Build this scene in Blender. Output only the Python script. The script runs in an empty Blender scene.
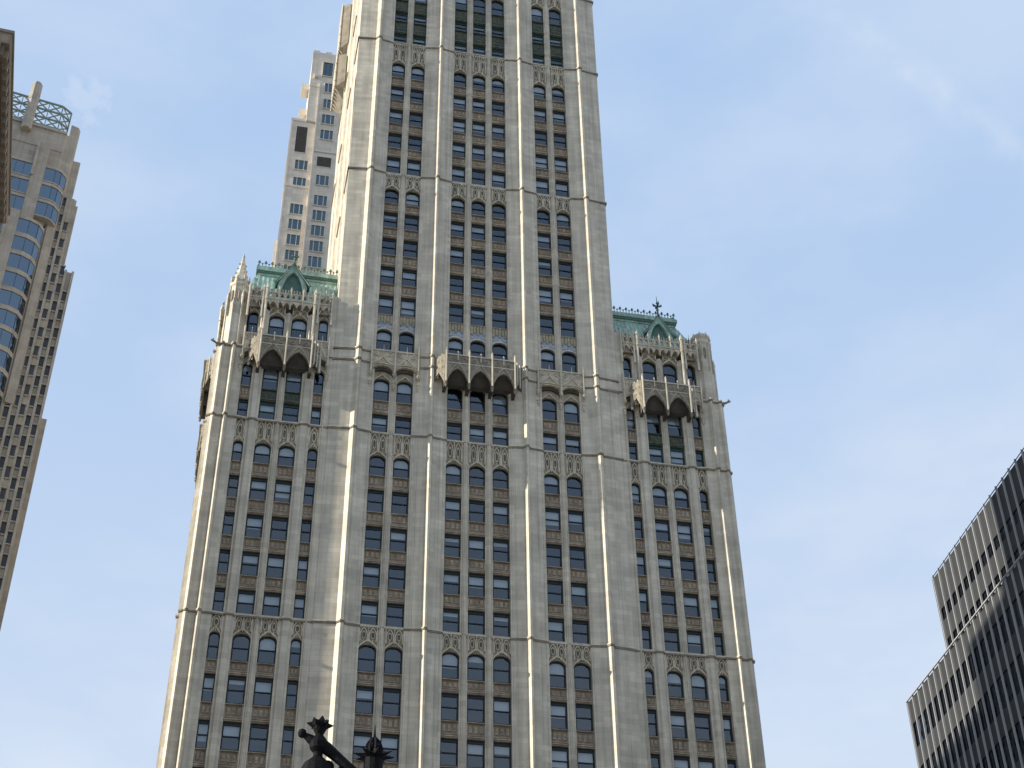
import bpy, math, random
from mathutils import Vector, Matrix
R = math.radians
random.seed(7)
S = bpy.context.scene
COL = S.collection

# ------------------------------------------------------------------ camera
YAW, PITCH, ROLL, FPX = .214632, .644666, -.0125378, 1475.65
CAM = Vector((-19.7414, -104.9547, 1.7))
cam = bpy.data.objects.new('camera', bpy.data.cameras.new('camera'))
COL.objects.link(cam)
_f = Vector((math.sin(YAW)*math.cos(PITCH), math.cos(YAW)*math.cos(PITCH), math.sin(PITCH)))
_r = Vector((math.cos(YAW), -math.sin(YAW), 0)); _u = _r.cross(_f)
_r2 = _r*math.cos(ROLL)+_u*math.sin(ROLL); _u2 = _u*math.cos(ROLL)-_r*math.sin(ROLL)
cam.matrix_world = Matrix(((_r2.x, _u2.x, -_f.x, CAM.x), (_r2.y, _u2.y, -_f.y, CAM.y), (_r2.z, _u2.z, -_f.z, CAM.z), (0, 0, 0, 1)))
cam.data.sensor_width = 36; cam.data.lens = FPX*36/1024
cam.data.clip_start = .1; cam.data.clip_end = 6000
S.camera = cam

# ------------------------------------------------------------------ light
SUN_EL, SUN_PHI = 21.0, -1.7         # elevation; degrees behind (+) or in front (-) of the facade plane, from -X
SUN_STRENGTH, SKY_STRENGTH, EXPOSURE = 4.0, .14, .78
e, ph = R(SUN_EL), R(SUN_PHI)
to_sun = Vector((-math.cos(e)*math.cos(ph), math.cos(e)*math.sin(ph), math.sin(e)))
sl = bpy.data.lights.new('sun', 'SUN'); sl.energy = SUN_STRENGTH; sl.angle = R(.5); sl.color = (1, .93, .80)
so = bpy.data.objects.new('sun', sl); COL.objects.link(so)
so.rotation_euler = (-to_sun).to_track_quat('-Z', 'Y').to_euler(); so.location = (0, 0, 300)

W = bpy.data.worlds.new('World'); S.world = W; W.use_nodes = True
nt = W.node_tree; nt.nodes.clear()
def N(t, **k):
    n = nt.nodes.new(t)
    for a, b in k.items(): setattr(n, a, b)
    return n
def Lk(a, b): nt.links.new(a, b)
sky = N('ShaderNodeTexSky', sky_type='NISHITA'); sky.sun_disc = False
sky.sun_elevation = e; sky.sun_rotation = R(270+SUN_PHI)
sky.air_density = 1.0; sky.dust_density = 1.6; sky.ozone_density = 1.0; sky.altitude = 10
tc = N('ShaderNodeTexCoord')
def wmath(op, a, b=None, clamp=False):
    n = N('ShaderNodeMath', operation=op); n.use_clamp = clamp
    for i, v in enumerate((a, b)):
        if v is None: continue
        if isinstance(v, (int, float)): n.inputs[i].default_value = v
        else: Lk(v, n.inputs[i])
    return n.outputs[0]
def wdot(v):
    n = N('ShaderNodeVectorMath', operation='DOT_PRODUCT'); Lk(tc.outputs['Generated'], n.inputs[0]); n.inputs[1].default_value = v
    return n.outputs['Value']
def wnoise(scale, detail, stretch=(1, 1, 1), rough=.55):
    m = N('ShaderNodeMapping'); m.inputs['Scale'].default_value = stretch; Lk(tc.outputs['Generated'], m.inputs['Vector'])
    n = N('ShaderNodeTexNoise'); n.inputs['Scale'].default_value = scale; n.inputs['Detail'].default_value = detail
    n.inputs['Roughness'].default_value = rough; Lk(m.outputs[0], n.inputs['Vector'])
    return n.outputs['Fac']
def wramp(v, a, b):
    n = N('ShaderNodeMapRange', interpolation_type='SMOOTHSTEP'); Lk(v, n.inputs[0])
    n.inputs[1].default_value = a; n.inputs[2].default_value = b
    return n.outputs[0]
d1, d2 = Vector((.3338, .5572, .7604)), Vector((.4518, .5791, .6786))
nn = d1.cross(d2).normalized()
band = wmath('SUBTRACT', 1, wramp(wmath('ABSOLUTE', wdot(nn)), .001, .016))
band = wmath('MULTIPLY', band, wramp(wdot(((d1+d2)/2).normalized()), .975, .992))
band = wmath('MULTIPLY', band, wramp(wnoise(26, 5), .38, .75))
puff_d = Vector((-.128, .687, .716)).normalized()
puff = wramp(wmath('ADD', wdot(puff_d), wmath('MULTIPLY', wmath('SUBTRACT', wnoise(95, 6), .5), .0008)), .99985, 1.0)
veil = wmath('MULTIPLY', wramp(wnoise(3.6, 6, (1, 1, 2.4)), .35, .75), .50)
zsep = N('ShaderNodeSeparateXYZ'); Lk(tc.outputs['Generated'], zsep.inputs[0])
low = wmath('MULTIPLY', wmath('SUBTRACT', 1, wramp(zsep.outputs['Z'], .30, .80)), .62)
fac = wmath('ADD', wmath('ADD', .50, 0.), wmath('ADD', 0.), clamp=True)
mixc = N('ShaderNodeMixRGB'); Lk(fac, mixc.inputs[0]); Lk(sky.outputs[0], mixc.inputs[1])
mixc.inputs[2].default_value = (1.72, 2.42, 3.55, 1)
mix2 = N('ShaderNodeMixRGB'); Lk(wmath('ADD', wmath('ADD', veil, low), wmath('ADD', wmath('MULTIPLY', band, .38), wmath('MULTIPLY', puff, .24)), clamp=True), mix2.inputs[0]); Lk(mixc.outputs[0], mix2.inputs[1])
mix2.inputs[2].default_value = (2.85, 3.25, 3.85, 1)
bg = N('ShaderNodeBackground'); bg.inputs['Strength'].default_value = SKY_STRENGTH; Lk(mix2.outputs[0], bg.inputs['Color'])
wo = N('ShaderNodeOutputWorld'); Lk(bg.outputs[0], wo.inputs['Surface'])
S.view_settings.view_transform = 'Standard'; S.view_settings.look = 'None'
S.view_settings.exposure = EXPOSURE; S.view_settings.gamma = 1; S.view_settings.use_curve_mapping = False
S.render.engine = 'CYCLES'; S.cycles.max_bounces = 6; S.cycles.transparent_max_bounces = 8

# ------------------------------------------------------------------ materials
M = {}
def mat(name, rgb, rough=.8, var=.12, scale=.8, bump=0., bscale=4., streak=0., course=None, metal=0., var2=None, spec=.35):
    m = bpy.data.materials.new(name); m.use_nodes = True
    t = m.node_tree; b = t.nodes['Principled BSDF']
    b.inputs['Roughness'].default_value = rough; b.inputs['Metallic'].default_value = metal
    b.inputs['Specular IOR Level'].default_value = spec
    geo = t.nodes.new('ShaderNodeNewGeometry')
    pos = geo.outputs['Position']
    def noise(sc, det, st=(1, 1, 1)):
        mp = t.nodes.new('ShaderNodeMapping'); mp.inputs['Scale'].default_value = st; t.links.new(pos, mp.inputs[0])
        n = t.nodes.new('ShaderNodeTexNoise'); n.inputs['Scale'].default_value = sc; n.inputs['Detail'].default_value = det
        t.links.new(mp.outputs[0], n.inputs['Vector']); return n.outputs['Fac']
    def mul(c, f, lo, hi, a=.3, bb=.7):
        r = t.nodes.new('ShaderNodeMapRange'); r.inputs[1].default_value = a; r.inputs[2].default_value = bb
        r.inputs[3].default_value = lo; r.inputs[4].default_value = hi; t.links.new(f, r.inputs[0])
        x = t.nodes.new('ShaderNodeVectorMath'); x.operation = 'SCALE'; t.links.new(c, x.inputs[0]); t.links.new(r.outputs[0], x.inputs['Scale'])
        return x.outputs[0]
    rg = t.nodes.new('ShaderNodeRGB'); rg.outputs[0].default_value = (*rgb, 1); c = rg.outputs[0]
    if var2:
        mx = t.nodes.new('ShaderNodeMixRGB'); rr = t.nodes.new('ShaderNodeMapRange'); rr.inputs[1].default_value = .38; rr.inputs[2].default_value = .66
        t.links.new(noise(scale*1.7, 5), rr.inputs[0]); t.links.new(rr.outputs[0], mx.inputs[0]); t.links.new(c, mx.inputs[1]); mx.inputs[2].default_value = (*var2, 1); c = mx.outputs[0]
    if var: c = mul(c, noise(scale, 6), 1-var, 1+var)
    if streak: c = mul(c, noise(1.0, 4, (2.6, 2.6, .12)), 1-streak, 1+streak*.5)
    if course:
        # terracotta blocks: slightly different glaze per block, thin joints
        sp = t.nodes.new('ShaderNodeSeparateXYZ'); t.links.new(pos, sp.inputs[0])
        ad = t.nodes.new('ShaderNodeMath'); ad.operation = 'ADD'; t.links.new(sp.outputs[0], ad.inputs[0]); t.links.new(sp.outputs[1], ad.inputs[1])
        cb = t.nodes.new('ShaderNodeCombineXYZ'); t.links.new(ad.outputs[0], cb.inputs[0]); t.links.new(sp.outputs[2], cb.inputs[1])
        br = t.nodes.new('ShaderNodeTexBrick'); t.links.new(cb.outputs[0], br.inputs['Vector'])
        br.inputs['Scale'].default_value = 1; br.inputs['Brick Width'].default_value = course[0]; br.inputs['Row Height'].default_value = course[1]
        br.inputs['Mortar Size'].default_value = .012; br.inputs['Color1'].default_value = (1.06, 1.06, 1.06, 1); br.inputs['Color2'].default_value = (.86, .86, .85, 1)
        br.inputs['Mortar'].default_value = (.79, .78, .76, 1)
        mm = t.nodes.new('ShaderNodeVectorMath'); mm.operation = 'MULTIPLY'; t.links.new(c, mm.inputs[0]); t.links.new(br.outputs['Color'], mm.inputs[1]); c = mm.outputs[0]
    t.links.new(c, b.inputs['Base Color'])
    if bump:
        bp = t.nodes.new('ShaderNodeBump'); bp.inputs['Strength'].default_value = bump; bp.inputs['Distance'].default_value = .06
        t.links.new(noise(bscale, 4), bp.inputs['Height']); t.links.new(bp.outputs[0], b.inputs['Normal'])
    M[name] = m; return m
def glass(name, ior=1.9, tint=(1, 1, 1), trans=(.55, .6, .6), extra=.0):
    m = bpy.data.materials.new(name); m.use_nodes = True; t = m.node_tree; t.nodes.clear()
    f0 = ((ior-1)/(ior+1))**2+extra
    g0 = t.nodes.new('ShaderNodeNewGeometry'); dt = t.nodes.new('ShaderNodeVectorMath'); dt.operation = 'DOT_PRODUCT'
    t.links.new(g0.outputs['True Normal'], dt.inputs[0]); t.links.new(g0.outputs['Incoming'], dt.inputs[1])
    ab = t.nodes.new('ShaderNodeMath'); ab.operation = 'ABSOLUTE'; t.links.new(dt.outputs['Value'], ab.inputs[0])
    iv = t.nodes.new('ShaderNodeMath'); iv.operation = 'SUBTRACT'; iv.inputs[0].default_value = 1; t.links.new(ab.outputs[0], iv.inputs[1])
    pw = t.nodes.new('ShaderNodeMath'); pw.operation = 'POWER'; pw.inputs[1].default_value = 5; t.links.new(iv.outputs[0], pw.inputs[0])
    ad = t.nodes.new('ShaderNodeMath'); ad.operation = 'MULTIPLY_ADD'; ad.use_clamp = True; ad.inputs[1].default_value = 1-f0; ad.inputs[2].default_value = f0; t.links.new(pw.outputs[0], ad.inputs[0])
    tr = t.nodes.new('ShaderNodeBsdfTransparent'); tr.inputs[0].default_value = (*trans, 1)
    gl = t.nodes.new('ShaderNodeBsdfGlossy'); gl.inputs['Roughness'].default_value = .03; gl.inputs['Color'].default_value = (*tint, 1)
    ge = t.nodes.new('ShaderNodeNewGeometry'); n = t.nodes.new('ShaderNodeTexNoise'); n.inputs['Scale'].default_value = .9; t.links.new(ge.outputs['Position'], n.inputs['Vector'])
    bp = t.nodes.new('ShaderNodeBump'); bp.inputs['Strength'].default_value = .12; bp.inputs['Distance'].default_value = .15
    t.links.new(n.outputs['Fac'], bp.inputs['Height']); t.links.new(bp.outputs[0], gl.inputs['Normal'])
    mx = t.nodes.new('ShaderNodeMixShader'); t.links.new(ad.outputs[0], mx.inputs[0]); t.links.new(tr.outputs[0], mx.inputs[1]); t.links.new(gl.outputs[0], mx.inputs[2])
    o = t.nodes.new('ShaderNodeOutputMaterial'); t.links.new(mx.outputs[0], o.inputs[0]); M[name] = m
mat('terracotta', (.60, .535, .42), .55, .17, .45, .15, 5, .18, (1.25, .46))
mat('terracotta_ornament', (.58, .505, .36), .65, .22, 2.5, .5, 9, .12, var2=(.40, .34, .25))
mat('stain_shade_terracotta', (.27, .235, .18), .8, .25, 1.2, .5, 9, .2)  # darker terracotta; on string courses it holds stain plus soffit shade
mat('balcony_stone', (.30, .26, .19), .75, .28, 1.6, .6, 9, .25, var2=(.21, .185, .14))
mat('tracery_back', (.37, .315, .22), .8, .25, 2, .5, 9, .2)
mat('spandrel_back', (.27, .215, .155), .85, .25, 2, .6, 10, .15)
mat('eye_stone', (.16, .14, .11), .9, .2)
mat('sooty_shade_stone', (.085, .075, .06), .9, .3, 1.5, .4, 8)  # soot and the shade under balconies and canopies in one dark colour
mat('spandrel_brown', (.40, .325, .235), .75, .25, 1.6, .8, 10, .2, var2=(.31, .25, .185))
mat('spandrel_green', (.055, .075, .06), .7, .25, 2, .6, 9, .1, var2=(.12, .115, .07))
mat('blue_glaze', (.30, .36, .46), .5, .2, 3, .3, 8)
mat('ochre_glaze', (.35, .295, .18), .55, .25, 3, .3, 8)
mat('frame', (.012, .022, .024), .5, .1)
mat('frame_copper', (.02, .05, .045), .5, .2)
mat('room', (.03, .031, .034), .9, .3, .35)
mat('blind', (.55, .56, .55), .8, .1, .6)
mat('copper', (.30, .45, .365), .7, .2, 1.4, .2, 6, .35, var2=(.41, .53, .455))
mat('copper_dark', (.09, .165, .135), .65, .25, 2, .3, 7)
mat('metal_dark', (.05, .055, .055), .5, .15)
mat('roof_felt', (.12, .12, .12), .9)
glass('window_glass', 1.9, (.80, .90, 1.0), (.76, .81, .84), .01)

# ------------------------------------------------------------------ mesh builder
class MB:
    def __init__(s): s.v = []; s.f = []; s.m = []; s.cur = 'terracotta'
    def mt(s, k): s.cur = k; return s
    def add(s, vs, fs, mk=None):
        o = len(s.v); s.v += [tuple(p) for p in vs]
        for f in fs: s.f.append(tuple(i+o for i in f)); s.m.append(mk or s.cur)
        return s
    def box(s, x0, x1, y0, y1, z0, z1, mk=None):
        return s.add([(x, y, z) for z in (z0, z1) for y in (y0, y1) for x in (x0, x1)],
                     [(0, 2, 3, 1), (4, 5, 7, 6), (0, 1, 5, 4), (2, 6, 7, 3), (0, 4, 6, 2), (1, 3, 7, 5)], mk)
    def prism(s, pts, z0, z1, mk=None, top=None):
        n = len(pts); q = top or pts
        vs = [(x, y, z0) for x, y in pts]+[(x, y, z1) for x, y in q]
        return s.add(vs, [tuple(range(n-1, -1, -1)), tuple(range(n, 2*n))]+[(i, (i+1) % n, n+(i+1) % n, n+i) for i in range(n)], mk)
    def plate(s, pts, y0, y1, mk=None):           # polygon in x,z, thickness along y
        n = len(pts)
        vs = [(x, y0, z) for x, z in pts]+[(x, y1, z) for x, z in pts]
        return s.add(vs, [tuple(range(n)), tuple(range(2*n-1, n-1, -1))]+[(i, n+i, n+(i+1) % n, (i+1) % n) for i in range(n)], mk)
    def strip(s, outer, inner, y0, y1, mk=None, closed=False):   # band between two x,z polylines of the same length
        n = len(outer); vs = []
        for a, b in zip(outer, inner): vs += [(a[0], y0, a[1]), (b[0], y0, b[1]), (b[0], y1, b[1]), (a[0], y1, a[1])]
        fs = []
        for i in range(n if closed else n-1):
            j = (i+1) % n
            for k in range(4): fs.append((4*i+k, 4*i+(k+1) % 4, 4*j+(k+1) % 4, 4*j+k))
        if not closed: fs += [(0, 3, 2, 1), tuple(4*(n-1)+k for k in range(4))]
        return s.add(vs, fs, mk)
    def tube(s, pts, r, n=6, mk=None):
        pts = [Vector(p) for p in pts]; vs = []; k = len(pts)
        rs = r if isinstance(r, (list, tuple)) else [r]*k
        up = None
        for i, p in enumerate(pts):
            t = (pts[min(i+1, k-1)]-pts[max(i-1, 0)]).normalized()
            a = t.orthogonal().normalized() if up is None else (up-t*up.dot(t)).normalized()
            up = a; b = t.cross(a)
            for j in range(n):
                w = 2*math.pi*j/n; vs.append(p+(a*math.cos(w)+b*math.sin(w))*rs[i])
        fs = [(i*n+j, i*n+(j+1) % n, (i+1)*n+(j+1) % n, (i+1)*n+j) for i in range(k-1) for j in range(n)]
        fs += [tuple(range(n-1, -1, -1)), tuple((k-1)*n+j for j in range(n))]
        return s.add(vs, fs, mk)
    def lathe(s, prof, n=12, c=(0, 0, 0), mk=None, ph=0):
        vs = []
        for r, z in prof:
            for j in range(n):
                w = 2*math.pi*j/n+ph; vs.append((c[0]+r*math.cos(w), c[1]+r*math.sin(w), c[2]+z))
        k = len(prof)
        fs = [(i*n+j, i*n+(j+1) % n, (i+1)*n+(j+1) % n, (i+1)*n+j) for i in range(k-1) for j in range(n)]
        fs += [tuple(range(n-1, -1, -1)), tuple((k-1)*n+j for j in range(n))]
        return s.add(vs, fs, mk)
    def merge(s, o, T):
        k = len(s.v); s.v += [tuple(T @ Vector(p)) for p in o.v]
        s.f += [tuple(i+k for i in f) for f in o.f]; s.m += o.m
        return s
    def mesh(s, name, smooth=False):
        me = bpy.data.meshes.new(name); me.from_pydata(s.v, [], s.f)
        ks = list(dict.fromkeys(s.m))
        for k in ks: me.materials.append(M[k])
        ix = {k: i for i, k in enumerate(ks)}
        me.polygons.foreach_set('material_index', [ix[k] for k in s.m])
        if smooth: me.polygons.foreach_set('use_smooth', [True]*len(s.f))
        me.update(); return me
    def build(s, name, parent=None, loc=(0, 0, 0), rot=0, smooth=False, fix=True):
        me = s.mesh(name, smooth)
        if fix:
            import bmesh
            b = bmesh.new(); b.from_mesh(me); bmesh.ops.recalc_face_normals(b, faces=b.faces); b.to_mesh(me); b.free()
        return link(name, me, parent, loc, rot)
def link(name, data, parent=None, loc=(0, 0, 0), rot=0):
    o = bpy.data.objects.new(name, data); COL.objects.link(o); o.location = loc; o.rotation_euler = (0, 0, rot)
    if parent: o.parent = parent
    return o
def thing(name, label, cat, loc=(0, 0, 0), rot=0, group=None):
    o = link(name, None, None, loc, rot); o['label'] = label; o['category'] = cat; o.empty_display_size = .5
    if group: o['group'] = group
    return o
CACHE = {}
def cached(key, fn, name):
    if key not in CACHE:
        me = fn().mesh(name)
        import bmesh
        b = bmesh.new(); b.from_mesh(me); bmesh.ops.recalc_face_normals(b, faces=b.faces); b.to_mesh(me); b.free()
        CACHE[key] = me
    return CACHE[key]
MBC = {}
def mbc(key, fn):
    if key not in MBC: MBC[key] = fn()
    return MBC[key]

# ------------------------------------------------------------------ the setting
def sheet(name, x0, x1, y0, y1, z, mk):
    o = MB().mt(mk).add([(x0, y0, z), (x1, y0, z), (x1, y1, z), (x0, y1, z)], [(0, 1, 2, 3)]).build(name); o['kind'] = 'structure'; return o
def slab(name, x0, x1, y0, y1, z0, z1, mk):
    o = MB().mt(mk).box(x0, x1, y0, y1, z0, z1).build(name); o['kind'] = 'structure'; return o
mat('ground', (.20, .19, .17), .9, .2, .05, .2, 2); mat('asphalt', (.05, .05, .052), .9, .2, .6, .2, 20)
mat('paving', (.36, .345, .31), .85, .12, .7, .1, 9, course=None); mat('road_paint', (.75, .74, .70), .7)
mat('grass', (.06, .10, .03), .9, .3, 1.2, .6, 20)
sheet('ground', -3000, 3000, -3000, 3000, 0, 'ground')
sheet('road', -400, 400, -22, -7, .004, 'asphalt')
for i in range(-8, 9):
    sheet('road_marking', i*12-2, i*12+2, -14.6, -14.45, .008, 'road_paint')
slab('pavement', -60, 60, -7, -.9, .0, .14, 'paving')
slab('park_path', -60, 26, -112, -22, .0, .13, 'paving')

# ------------------------------------------------------------------ the great tower: components
def arch(w, zs, rise, n=8, pointed=False):
    """x,z points over a span w, from left spring to right spring."""
    out = []
    for i in range(n+1):
        a = math.pi*(1-i/n)
        x = math.cos(a)
        if pointed:
            z = rise*(1-abs(x)**1.7)**.75 if abs(x) < 1 else 0
        else:
            z = rise*(max(0, 1-abs(x)**2.3))**.5
        out.append((w/2*x, zs+z))
    return out
def rise_for(w): return .52 if w > 1.2 else .40
def outline(w, h, arc, inset=0.):
    if not arc: return [(-w/2+inset, inset), (-w/2+inset, h-inset), (w/2-inset, h-inset), (w/2-inset, inset)]
    r = rise_for(w)
    return [(-w/2+inset, inset)]+arch(w-2*inset, h-r, r-inset*.9)+[(w/2-inset, inset)]
def win_frame(w, h, arc, key):
    b = MB().mt(key)
    o = outline(w, h, arc); i = outline(w, h, arc, .11 if w > 1 else .085)
    b.strip(o, i, .42, .62, closed=True)
    mz = h*.50
    b.box(-w/2+.08, w/2-.08, .46, .58, mz-.04, mz+.04)
    b.box(-w/2-.0, w/2+.0, .30, .60, -.07, .02, key)            # sill
    if not arc: b.box(-w/2+.08, w/2-.08, .43, .60, h-.27, h-.09)
    return b
def pane_mb(w, h, arc, upper):
    mz = h*.5; b = MB().mt('window_glass')
    if upper:
        pts = [(-w/2+.05, mz), (-w/2+.05, h-.06), (w/2-.05, h-.06), (w/2-.05, mz)] if not arc else [(-w/2+.05, mz)]+arch(w-.1, h-rise_for(w), rise_for(w)-.05)+[(w/2-.05, mz)]
        y = .50
    else: pts = [(-w/2+.05, .04), (-w/2+.05, mz), (w/2-.05, mz), (w/2-.05, .04)]; y = .54
    b.add([(x, y, z) for x, z in pts], [tuple(range(len(pts)))])
    return b
def blind_mb(w, h, arc, frac, two=False):
    zt = h-.1 if not arc else h-.12; zb = max(.06, h*(1-frac)); b = MB().mt('blind')
    if arc:
        r = rise_for(w)
        if zb < h-r: b.plate([(-w/2+.06, zb)]+arch(w-.12, h-r, r-.06)+[(w/2-.06, zb)], .66, .68)
        return b
    b.box(-w/2+.06, w/2-.06, .66, .68, zb, zt)
    return b
def spandrel_mb(w, h, kind='spandrel_brown'):
    b = MB().mt(kind); lip = kind
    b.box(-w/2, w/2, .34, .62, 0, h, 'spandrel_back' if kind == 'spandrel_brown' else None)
    b.box(-w/2, w/2, .16, .34, .10, .22)                     # drip lip above the window head
    b.box(-w/2, w/2, .24, .34, .0, .10)
    b.box(-w/2, w/2, .24, .34, .30, .37)
    b.box(-w/2, w/2, .14, .34, h-.14, h-.075)
    b.box(-w/2, -w/2+.09, .28, .34, .37, h-.14); b.box(w/2-.09, w/2, .28, .34, .37, h-.14)
    n = 3 if w > 1.2 else 2; z0, z1 = .42, h-.2
    for i in range(n):
        cx = -w/2+.09+(w-.18)*(i+.5)/n; hw = (w-.18)/n/2-.03; cz = (z0+z1)/2; hz = (z1-z0)/2
        if z1-z0 < .25: continue
        pts = [(cx+hw*math.cos(t)*(1 if k % 2 else .62), cz+hz*math.sin(t)*(1 if k % 2 else .62)) for k, t in enumerate([2*math.pi*q/8 for q in range(8)])]
        b.plate(pts, .285, .34)
        b.box(cx-.05, cx+.05, .24, .285, cz-.07, cz+.07)
    return b
def tracery_mb(w, h, rise, narrow=False, deep=0., plain=False):
    """ornament field over an arched window; z=0 at the arch spring line, total height h."""
    b = MB().mt('terracotta_ornament')
    a = arch(w, 0, rise, 10)
    W2 = w/2
    b.plate([(-W2, 0), (-W2, h), (W2, h), (W2, 0)][0:2]+[(W2, h)]+list(reversed(a)), .26, .62, 'tracery_back')
    # hood mould: ogee rising to a point
    og = []
    for x, z in arch(w, 0, rise, 10):
        k = 1-abs(x)/W2
        og.append((x, z+.02+.34*k**3))
    og2 = [(x*1.0, z+.13) for x, z in og]
    b.strip(og2, og, .12, .27, 'terracotta')
    if plain: return b
    zt = h-.05; zb = rise+.22
    b.box(-W2, W2, .12, .26, h-.16, h)
    n = 2 if not narrow else 1
    for i in range(n):
        cx = -W2+w*(i+.5)/n; hw = w/n/2-.04
        hh = zt-.14-zb
        if hh < .35: continue
        # pointed lancet with dark eye
        o = [(cx-hw, zb)]+[(cx+x, z) for x, z in arch(2*hw, zb+hh*.45, hh*.5, 6, True)]+[(cx+hw, zb)]
        q = [(cx-hw+.075, zb)]+[(cx+x, z) for x, z in arch(2*hw-.15, zb+hh*.45, hh*.5-.09, 6, True)]+[(cx+hw-.075, zb)]
        b.strip(o, q, .10, .27, 'terracotta')
        ey = [(cx+hw*.5*math.cos(t), zb+hh*.42+hh*.28*math.sin(t)) for t in [2*math.pi*k/8 for k in range(8)]]
        b.plate(ey, .235, .262, 'eye_stone')
        ei = [(cx+(x-cx)*.55, (zb+hh*.42)+(z-zb-hh*.42)*.55) for x, z in ey]
        b.strip(ey, [(cx+(x-cx)*.78, (zb+hh*.42)+(z-zb-hh*.42)*.78) for x, z in ey], .12, .24, 'terracotta', closed=True)
        b.box(cx-.04, cx+.04, .17, .26, zb-.18, zb+hh*.14)
    for x in ([-W2+.03, 0, W2-.03] if n == 2 else [-W2+.03, W2-.03]):
        b.box(x-.04, x+.04, .08, .26, rise+.1, h-.1)
    return b
def poly_panel_mb(w, h, rise):
    b = MB().mt('blue_glaze'); a = arch(w, 0, rise, 10); W2 = w/2
    b.plate([(-W2, 0), (-W2, h), (W2, h)]+list(reversed(a)), .30, .62)
    b.strip([(x, z+.14) for x, z in a], a, .16, .30, 'terracotta')
    n = 5
    for i in range(n):
        cx = -W2+w*(i+.5)/n; q = w/n/2-.03; L = h*.42 if i % 2 == 0 else h*.32
        b.plate([(cx-q, h-.06), (cx+q, h-.06), (cx+q, h-L), (cx, h-L-.2), (cx-q, h-L)], .20, .30, 'ochre_glaze')
    for i in range(3):
        cx = -W2+w*(i+.5)/3
        b.plate([(cx+.15*math.cos(t), rise+.32+.13*math.sin(t)) for t in [k*math.pi/3 for k in range(6)]], .24, .30, 'terracotta_ornament')
    b.box(-W2, W2, .14, .3, h-.07, h, 'spandrel_brown')
    return b

def pier_poly(xl, xr, ribs, cant=True, yb=1.2, off=0., lcorner=False, rcorner=False):
    """plan outline (x,y) front polyline of a pier, left to right."""
    pts = []
    xc = ribs[0][0] if ribs else (xl+xr)/2
    amp = .20 if cant else 0
    pts.append((xl, -off))
    for (rx, rw, rd) in ribs:
        yl = -amp if cant else 0
        pts += [(rx-rw*.55, yl-off), (rx-rw*.05-off*.3, yl-rd-off), (rx+rw*.30+off*.3, yl-rd-off), (rx+rw*.55, yl-off)]
    pts.append((xr, -off))
    return pts
def pier_mb(xl, xr, ribs, z0, z1, cant=True, shafts=()):
    b = MB().mt('terracotta')
    pl = pier_poly(xl, xr, ribs, cant)
    b.prism(pl+[(xr, 1.2), (xl, 1.2)], z0, z1)
    for sx in shafts:                                           # thin colonnettes
        yy = 0
        for (a, c) in zip(pl, pl[1:]):
            if a[0] <= sx <= c[0] and c[0] > a[0]: yy = a[1]+(c[1]-a[1])*(sx-a[0])/(c[0]-a[0])
        b.prism([(sx-.07, yy+.02), (sx-.03, yy-.045), (sx+.04, yy-.045), (sx+.07, yy+.02)], z0, z1)
    return b
def mullion_mb(x0, x1, z0, z1, y=.10):
    b = MB().mt('terracotta'); w = x1-x0
    b.prism([(x0, .66), (x0, y+.14), (x0+w*.12, y+.14), (x0+w*.28, y), (x0+w*.40, y), (x0+w*.44, y-.07), (x0+w*.56, y-.07), (x0+w*.60, y), (x0+w*.72, y), (x1-w*.12, y+.14), (x1, y+.14), (x1, .66)], z0, z1)
    return b

# rows: (sill z, head z, arched)
TROWS = [(38.5, 40.35, 0), (42.1, 43.95, 0), (45.75, 47.65, 0), (49.45, 51.4, 0), (52.95, 55.05, 1), (56.95, 58.8, 0), (60.45, 62.3, 0), (63.97, 65.82, 0),
         (67.58, 69.43, 0), (71.2, 73.05, 1), (75.65, 77.3, 0), (79.1, 81.3, 1), (84.9, 87.0, 1), (88.95, 91.0, 0), (92.75, 94.6, 0), (96.4, 98.25, 0),
         (99.9, 101.65, 0), (103.15, 104.95, 1), (107.25, 109.3, 0), (110.9, 112.75, 0), (114.45, 116.3, 0), (118.0, 119.8, 0), (121.5, 123.6, 1),
         (127.0, 128.25, 2), (130.6, 131.8, 2), (134.2, 136.75, 3), (139.3, 141.2, 0), (142.9, 144.8, 0), (146.5, 148.4, 0), (150.1, 152, 0), (153.7, 155.8, 1)]
WROWS = [(a, b, c) for a, b, c in TROWS if a < 83]
TROWS = [(a, b+(.34 if c in (0, 2) else .22), c) for a, b, c in TROWS]
WROWS = [(a, b, c) for a, b, c in TROWS if a < 83]
TOPZ = 158.0
BANDS_T = [56.72, 75.45, 82.95, 84.2, 106.95, 126.55, 138.9, 157.6]
BANDS_W = [56.72, 75.45, 83.1]

hero = thing('gothic_skyscraper', 'tall cream Gothic skyscraper in the middle, with two lower wings under green copper roofs', 'skyscraper')
WIN, SPA = [], []                       # window / spandrel candidates on the front
OTHER = {}                              # merged leftovers of the sides: kind -> MB
def other(kind): return OTHER.setdefault(kind, MB())
rnd = random.Random(11)

def tower_columns():
    cols = []
    for c in (-8.71, -6.63): cols.append((c, 1.44))
    for c in (-2.08, 0., 2.08): cols.append((c, 1.44))
    for c in (6.63, 8.71): cols.append((c, 1.44))
    return cols
def wing_columns(sg):
    return [(sg*20.57, .84), (sg*18.49, 1.38), (sg*16.46, 1.38), (sg*14.28, .84)]

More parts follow.
